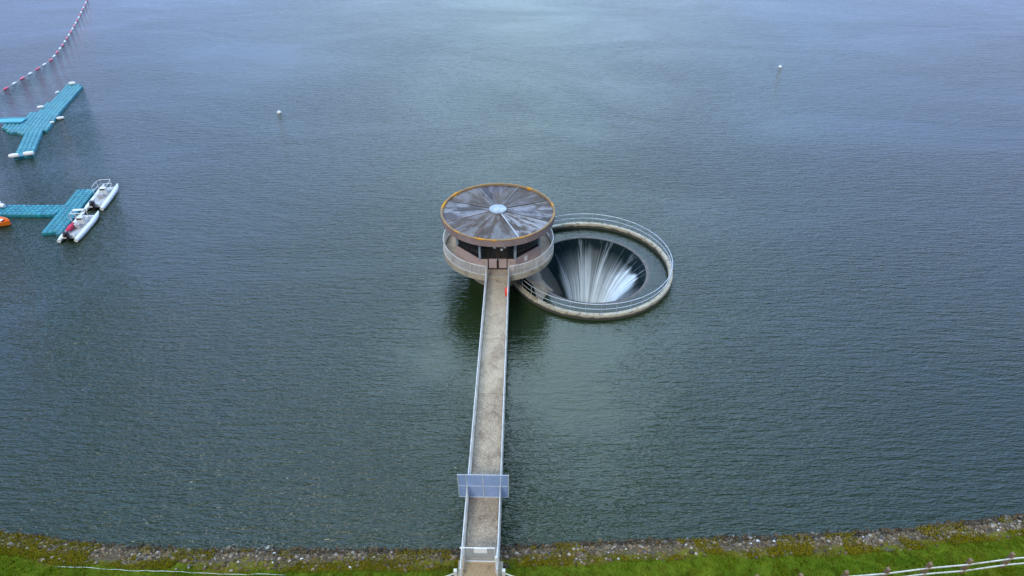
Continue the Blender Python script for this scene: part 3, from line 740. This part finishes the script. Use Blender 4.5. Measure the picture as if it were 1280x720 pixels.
def mooring(label, loc):
    t = thing('mooring_buoy', label, 'buoy', loc, 0, 'white mooring buoys')
    mb = MB(); mb.sphere((0, 0, .02), (.30, .30, .28), 14, 10); mb.build('float', M['white_plastic'], t, True)
    mb = MB(); mb.path([(0, .10 * math.cos(a), .38 + .10 * math.sin(a)) for a in [2 * PI * q / 12 for q in range(12)]], .02, 5, closed=True); mb.build('ring', M['galv'], t)
mooring('white round mooring buoy on open water towards the docks', (-32.61, 84.57, 0))
mooring('white round mooring buoy far out on the open water beyond the spillway', (44.4, 104.57, 0))

# ------------------------------------------------------------------ bank details
def gzz(x, y): return float(ground_z(np.float64(x), np.float64(y)))
fe = thing('rail_fence', 'white two rail fence on brown timber posts along the grass bank', 'fence', (21.5, 16.4, 0))
xs = np.arange(12.0, 36, 2.25); fy = lambda x: float(np.interp(x, [10, 16.5, 20.9, 23.2, 26.7, 36], [15.75, 16.15, 16.68, 16.95, 17.36, 18.6]))
top = []; low = []
for x in xs:
    y = fy(x); z = gzz(x, y) ; hgt = random.uniform(1.02, 1.10)
    mb = MB(); mb.box((x - 21.5, y - 16.4, z + .45), (.17, .17, hgt + .62), .12, Matrix.Rotation(random.uniform(-.03, .03), 3, 'X') @ Matrix.Rotation(.12, 3, 'Z')); mb.build('post', M['timber'], fe, bevel=.012)
    top.append((x - 21.5, y - 16.4 - .08, z + .92 + random.uniform(-.02, .02))); low.append((x - 21.5, y - 16.4 - .08, z + .34 + random.uniform(-.02, .02)))
for ln in (top, low):
    for a, b in zip(ln, ln[1:]):
        a, b = Vector(a), Vector(b); d = b - a; c = (a + b) / 2
        mb = MB(); mat = d.to_track_quat('X', 'Z').to_matrix(); mb.box(c, (d.length + .04, .045, .085), M=mat); mb.build('rail', M['old_white'], fe)
rp = MB(); rr = random.Random(3); pts = []
for x in np.arange(-24.5, -11.5, .5):
    y = float(np.interp(x, [-31, -26.9, -23.4, -18.7, -12.4, -9], [18.2, 17.95, 17.65, 17.4, 17.24, 17.2])); pts.append((x, y, gzz(x, y) + .06 + rr.uniform(-.07, .05)))
rp.path(pts, .011, 6); o = rp.build('white_rope', M['white_plastic']); tag(o, 'thin white rope lying half hidden along the grass bank', 'rope')
# short curved wing rails beside the bridge end
for s, lab in ((-1, 'short bowed white wing rail left of the footbridge abutment'), (1, 'short bowed white wing rail right of the footbridge abutment')):
    wr = thing('wing_rail', lab, 'rail', (-1.64 + s * 1.22, 16.55, 0), 0, 'wing rails at the bridge end')
    z0 = gzz(-1.64 + s * 1.3, 16.5)
    mb = MB(); mb.box((0, 0, (z0 - .2 + 2.75) / 2), (.17, .17, 2.95 - z0)); mb.build('pillar', M['white_metal'], wr, bevel=.02)
    pp = [(s * .05, -.02, 2.45)]
    for q in range(1, 7):
        xx = s * (.05 + .45 * q); yy = -.02 - .10 * q - .012 * q * q; pp.append((xx, yy, max(gzz(wr.location.x + xx, 16.55 + yy) + .7 - .04 * q, 2.45 - .10 * q)))
    mb = MB(); mb.path(pp, .04, 6); mb.build('handrail', M['rope'], wr, True)
    mb = MB()
    for q in (3, 6): x_, y_, z_ = pp[q]; mb.path([(x_, y_, gzz(wr.location.x + x_, 16.55 + y_) - .1), (x_, y_, z_)], .035, 6)
    mb.build('post', M['timber'], wr)

# scattered merged meshes for the bank
def merged(name, base_v, base_f, n, pos, rot, scl, cols, mat, jitter=0.0):
    bv = np.array(base_v); bf = np.array(base_f); m = len(bv)
    V = bv[None] * scl[:, None, :]
    if jitter: V = V * (1 + jitter * (rng.random((n, m, 1)) - .5) * 2)
    ca, sa = np.cos(rot)[:, None], np.sin(rot)[:, None]
    X = V[..., 0] * ca - V[..., 1] * sa; Y = V[..., 0] * sa + V[..., 1] * ca
    V = np.stack([X, Y, V[..., 2]], -1) + pos[:, None]
    F = bf[None] + (np.arange(n) * m)[:, None, None]
    me = bpy.data.meshes.new(name); nv = n * m; F = F.reshape(-1, bf.shape[1]); nf = len(F); kf = bf.shape[1]
    me.vertices.add(nv); me.vertices.foreach_set('co', V.reshape(-1).astype(np.float32))
    me.loops.add(nf * kf); me.loops.foreach_set('vertex_index', F.reshape(-1).astype(np.int32))
    me.polygons.add(nf); me.polygons.foreach_set('loop_start', (np.arange(nf) * kf).astype(np.int32)); me.polygons.foreach_set('loop_total', np.full(nf, kf, np.int32))
    me.update(calc_edges=True)
    a = me.color_attributes.new('tone', 'FLOAT_COLOR', 'POINT'); c4 = np.ones((nv, 4), np.float32); c4[:, :3] = np.repeat(cols, m, 0); a.data.foreach_set('color', c4.ravel())
    me.materials.append(mat); o = bpy.data.objects.new(name, me); COL.objects.link(o); return o
def tone_mat(name, rough=.9, bump=0.0, trans=False):
    k = Mat(name); a = k.node('ShaderNodeAttribute'); a.attribute_name = 'tone'; c = a.outputs['Color']
    if bump:
        v = k.coord(); c = k.mix(.5, c, k.ramp(k.noise(v, 18, 4, .7), [(.3, .15), (.7, .85)]), 'OVERLAY'); k.l.new(k.bump(k.noise(v, 25, 4), bump, .02), k.b.inputs['Normal'])
    k.col(c); k.rough(rough); k.b.inputs['Specular IOR Level'].default_value = 0; return k.m
def vnoise(x, y, s, seed):
    r_ = np.random.default_rng(seed).random((257, 257)); X, Y = x / s + 1000, y / s + 1000; i, j = np.floor(X).astype(int), np.floor(Y).astype(int); fx, fy_ = X - i, Y - j
    fx, fy_ = fx * fx * (3 - 2 * fx), fy_ * fy_ * (3 - 2 * fy_); g_ = lambda a, b: r_[a % 257, b % 257]
    return (g_(i, j) * (1 - fx) + g_(i + 1, j) * fx) * (1 - fy_) + (g_(i, j + 1) * (1 - fx) + g_(i + 1, j + 1) * fx) * fy_
def clear_bridge(x, y): return ~((np.abs(x + 1.63) < 1.15) & (y < 18.1))

# stones
bm = bmesh.new(); bmesh.ops.create_icosphere(bm, subdivisions=1, radius=1); bm.verts.ensure_lookup_table(); bm.verts.index_update()
iv = [tuple(q.co) for q in bm.verts]; fi = [tuple(x.index for x in q.verts) for q in bm.faces]; bm.free()
N = 64000; x = rng.uniform(-38, 38, N); d = rng.uniform(-.35, 1.7, N) + .0
y = shore(x) - d
edge = .98 + .8 * (vnoise(x, y, 2.2, 3) - .5) + .5 * (vnoise(x, y, .7, 4) - .5)
dens = np.where(d < edge, 1., .10) * np.where(vnoise(x, y, 1.7, 8) > .66, .35, 1)
dens = dens * np.where(x < -19, np.interp(x, [-34, -19], [.25, 1.]), 1)
ok = (rng.random(N) < dens) & clear_bridge(x, y); x, y, d = x[ok], y[ok], d[ok]; n = len(x)
sz = rng.lognormal(math.log(.034), .58, n).clip(.015, .14)
t = rng.random(n)[:, None]; pal = np.array([(.15, .11, .07), (.22, .165, .105), (.09, .07, .046), (.32, .27, .21), (.19, .125, .06), (.12, .11, .095)]); pi = rng.choice(6, n, p=[.26, .2, .2, .08, .16, .10])
cols = pal[pi] * (.75 + .5 * t); br_ = rng.random(n) < .012; cols[br_] = (.62, .60, .56)
wetm = d < .22 + .25 * vnoise(x, y, .9, 41); cols[wetm] *= .5
pos = np.stack([x, y, ground_z(x, y) + sz * .25], 1)
o = merged('bank_stones', iv, fi, n, pos, rng.uniform(0, 6.3, n), sz[:, None] * np.stack([rng.uniform(.8, 1.4, n), rng.uniform(.8, 1.2, n), rng.uniform(.5, .8, n)], 1), cols, tone_mat('bank_stone', .9, .3), .22)
tag(o, 'band of grey brown stones along the waterline', 'stones', kind='stuff')

# grass and moss tufts
bl_v = [(-.5, 0, 0), (.5, 0, 0), (.32, .12, .55), (-.32, .12, .55), (0, .38, 1.)]; bl_f = [(0, 1, 2), (0, 2, 3), (3, 2, 4)]
N = 190000; x = rng.uniform(-38, 38, N); d = rng.uniform(.2, 6.0, N) ** 1.0; y = shore(x) - d
edge = 1.18 + .9 * (vnoise(x, y, 2.4, 13) - .5) + .6 * (vnoise(x, y, .8, 14) - .5)
ok = (d > edge) & clear_bridge(x, y); ok &= ~((np.abs(x + 1.63) < 1.2) & (y < 18)); x, y, d, edge = x[ok], y[ok], d[ok], edge[ok]; n = len(x)
u = np.clip((d - edge - .12) / .55 + .5 * (vnoise(x, y, 1.1, 21) - .5), 0, 1)[:, None]; lr = (vnoise(x, y, 1.6, 22) * .6 + .4 * rng.random(n))[:, None]
grn = np.array((.060, .115, .001)) * (1 - lr) + np.array((.17, .195, .002)) * lr
yel = np.array((.14, .14, .008)) * (1 - lr) + np.array((.29, .21, .014)) * lr
dry = np.clip((vnoise(x, y, 1.3, 24) * .6 + vnoise(x, y, .45, 25) * .4 - .56) / .12, 0, 1)[:, None] * .7
grn = grn * (1 - dry) + np.array((.19, .17, .018)) * dry
cols = yel * (1 - u) + grn * u; hgt = rng.uniform(.04, .13, n) * (.45 + 1.1 * vnoise(x, y, .4, 23) ** 1.5)
tuft = (vnoise(x, y, .22, 27) > .74) & (rng.random(n) < .6)
hgt = np.where(tuft, hgt * 2.4 + .05, hgt); cols = np.where(tuft[:, None], cols * .55 + np.array((.085, .085, .012)) * (.4 + .8 * rng.random((n, 1))), cols)
pos = np.stack([x, y, ground_z(x, y) - .01], 1)
o = merged('grass', bl_v, bl_f, n, pos, rng.uniform(0, 6.3, n), np.stack([rng.uniform(.018, .034, n), hgt, hgt], 1), cols, tone_mat('grass_blade', .8))
tag(o, 'short green grass covering the bank', 'grass', kind='stuff')
N = 70000; x = rng.uniform(-38, 38, N); d = rng.uniform(.0, 1.7, N); y = shore(x) - d
pm_ = vnoise(x, y, 1.6, 31) * .6 + vnoise(x, y, .6, 32) * .4 + .22 * np.interp(x, [-30, -17], [1, 0]) + .16 * ((x > .2) & (x < 3.5))
ok = (pm_ > .525) & clear_bridge(x, y); x, y = x[ok], y[ok]; n = len(x); lr = rng.random(n)[:, None]
cols = np.array((.13, .135, .008)) * (1 - lr) + np.array((.33, .25, .014)) * lr; hgt = rng.uniform(.05, .13, n)
pos = np.stack([x, y, ground_z(x, y) + .03], 1)
o = merged('mossy_weeds', bl_v, bl_f, n, pos, rng.uniform(0, 6.3, n), np.stack([rng.uniform(.03, .06, n), hgt * 1.3, hgt], 1), cols, tone_mat('weed_blade', .85))
tag(o, 'yellow green weeds growing in patches between the shore stones', 'weeds', kind='stuff')

# ------------------------------------------------------------------ light
SUN = Vector((-.38, -.98, 1.0)).normalized()
el = math.asin(SUN.z); az = math.atan2(SUN.x, SUN.y)
sl = bpy.data.lights.new('sun', 'SUN'); sl.energy = 1.3; sl.angle = R(14); sl.color = (1, .955, .88)
so = bpy.data.objects.new('sun', sl); COL.objects.link(so); so.rotation_euler = SUN.to_track_quat('Z', 'Y').to_euler(); so.location = (-60, -30, 90)
w = bpy.data.worlds.new('World'); scene.world = w; w.use_nodes = True
nt = w.node_tree; n_ = nt.nodes; l_ = nt.links; bg = n_['Background']
sky = n_.new('ShaderNodeTexSky'); sky.sky_type = 'NISHITA'; sky.sun_disc = False; sky.sun_elevation = el; sky.sun_rotation = az; sky.dust_density = 1.0; sky.air_density = 1.0
tc = n_.new('ShaderNodeTexCoord'); sxyz = n_.new('ShaderNodeSeparateXYZ'); l_.new(tc.outputs['Generated'], sxyz.inputs[0])
def m_(op, a, b):
    x = n_.new('ShaderNodeMath'); x.operation = op
    for i, q in enumerate((a, b)):
        if isinstance(q, (int, float)): x.inputs[i].default_value = q
        else: l_.new(q, x.inputs[i])
    return x.outputs[0]
zc = m_('ADD', m_('MAXIMUM', sxyz.outputs[2], 0.0), .22)
cb = n_.new('ShaderNodeCombineXYZ'); l_.new(m_('DIVIDE', sxyz.outputs[0], zc), cb.inputs[0]); l_.new(m_('DIVIDE', sxyz.outputs[1], zc), cb.inputs[1])
nz = n_.new('ShaderNodeTexNoise'); nz.inputs['Scale'].default_value = .75; nz.inputs['Detail'].default_value = 6; nz.inputs['Roughness'].default_value = .55; l_.new(cb.outputs[0], nz.inputs['Vector'])
# a broad bank of cloud straight out over the reservoir, thinner to the sides
ahead = m_('MULTIPLY', m_('ADD', m_('MULTIPLY', m_('ABSOLUTE', sxyz.outputs[0], 0), -1.0), .30), .62)
front = m_('MAXIMUM', m_('ADD', m_('MULTIPLY', sxyz.outputs[1], 1.45), -.13), .10)   # unseen cloud behind the camera dimmed on purpose, to sharpen ripple contrast
lift = m_('ADD', m_('MULTIPLY', m_('MAXIMUM', sxyz.outputs[2], 0.0), 1.28), .30)          # and paler overhead than near the horizon
lift = m_('ADD', lift, m_('MULTIPLY', m_('MINIMUM', m_('MAXIMUM', m_('SUBTRACT', sxyz.outputs[2], .23), 0.0), .30), 1.3))
lum = m_('MULTIPLY', m_('MINIMUM', front, 1.0), lift)
rp_ = n_.new('ShaderNodeValToRGB'); l_.new(m_('ADD', nz.outputs['Fac'], ahead), rp_.inputs[0]); e = rp_.color_ramp.elements; e[0].position = .30; e[0].color = (.55, .55, .55, 1); e[1].position = .62; e[1].color = (1, 1, 1, 1)
mx = n_.new('ShaderNodeMix'); mx.data_type = 'RGBA'; l_.new(rp_.outputs[0], mx.inputs[0]); l_.new(sky.outputs[0], mx.inputs[6]); cr = n_.new('ShaderNodeValToRGB'); l_.new(m_('ADD', m_('ADD', m_('ADD', m_('MULTIPLY', nz.outputs['Fac'], .30), .345), ahead), m_('MULTIPLY', m_('MAXIMUM', sxyz.outputs[2], .3), .42)), cr.inputs[0]); q = cr.color_ramp.elements     # thin veil over blue -> thick pale cloud
q[0].position = .42; q[0].color = (.265, .42, 1.0, 1); q[1].position = .92; q[1].color = (.465, .645, .76, 1)
vm = n_.new('ShaderNodeVectorMath'); vm.operation = 'SCALE'; l_.new(cr.outputs[0], vm.inputs[0]); l_.new(m_('MULTIPLY', lum, 28.5), vm.inputs['Scale']); l_.new(vm.outputs[0], mx.inputs[7])
l_.new(mx.outputs[2], bg.inputs[0]); bg.inputs[1].default_value = .12

vs_ = scene.view_settings; vs_.view_transform = 'Standard'; vs_.look = 'None'; vs_.gamma = 1; vs_.exposure = .70; vs_.use_curve_mapping = False
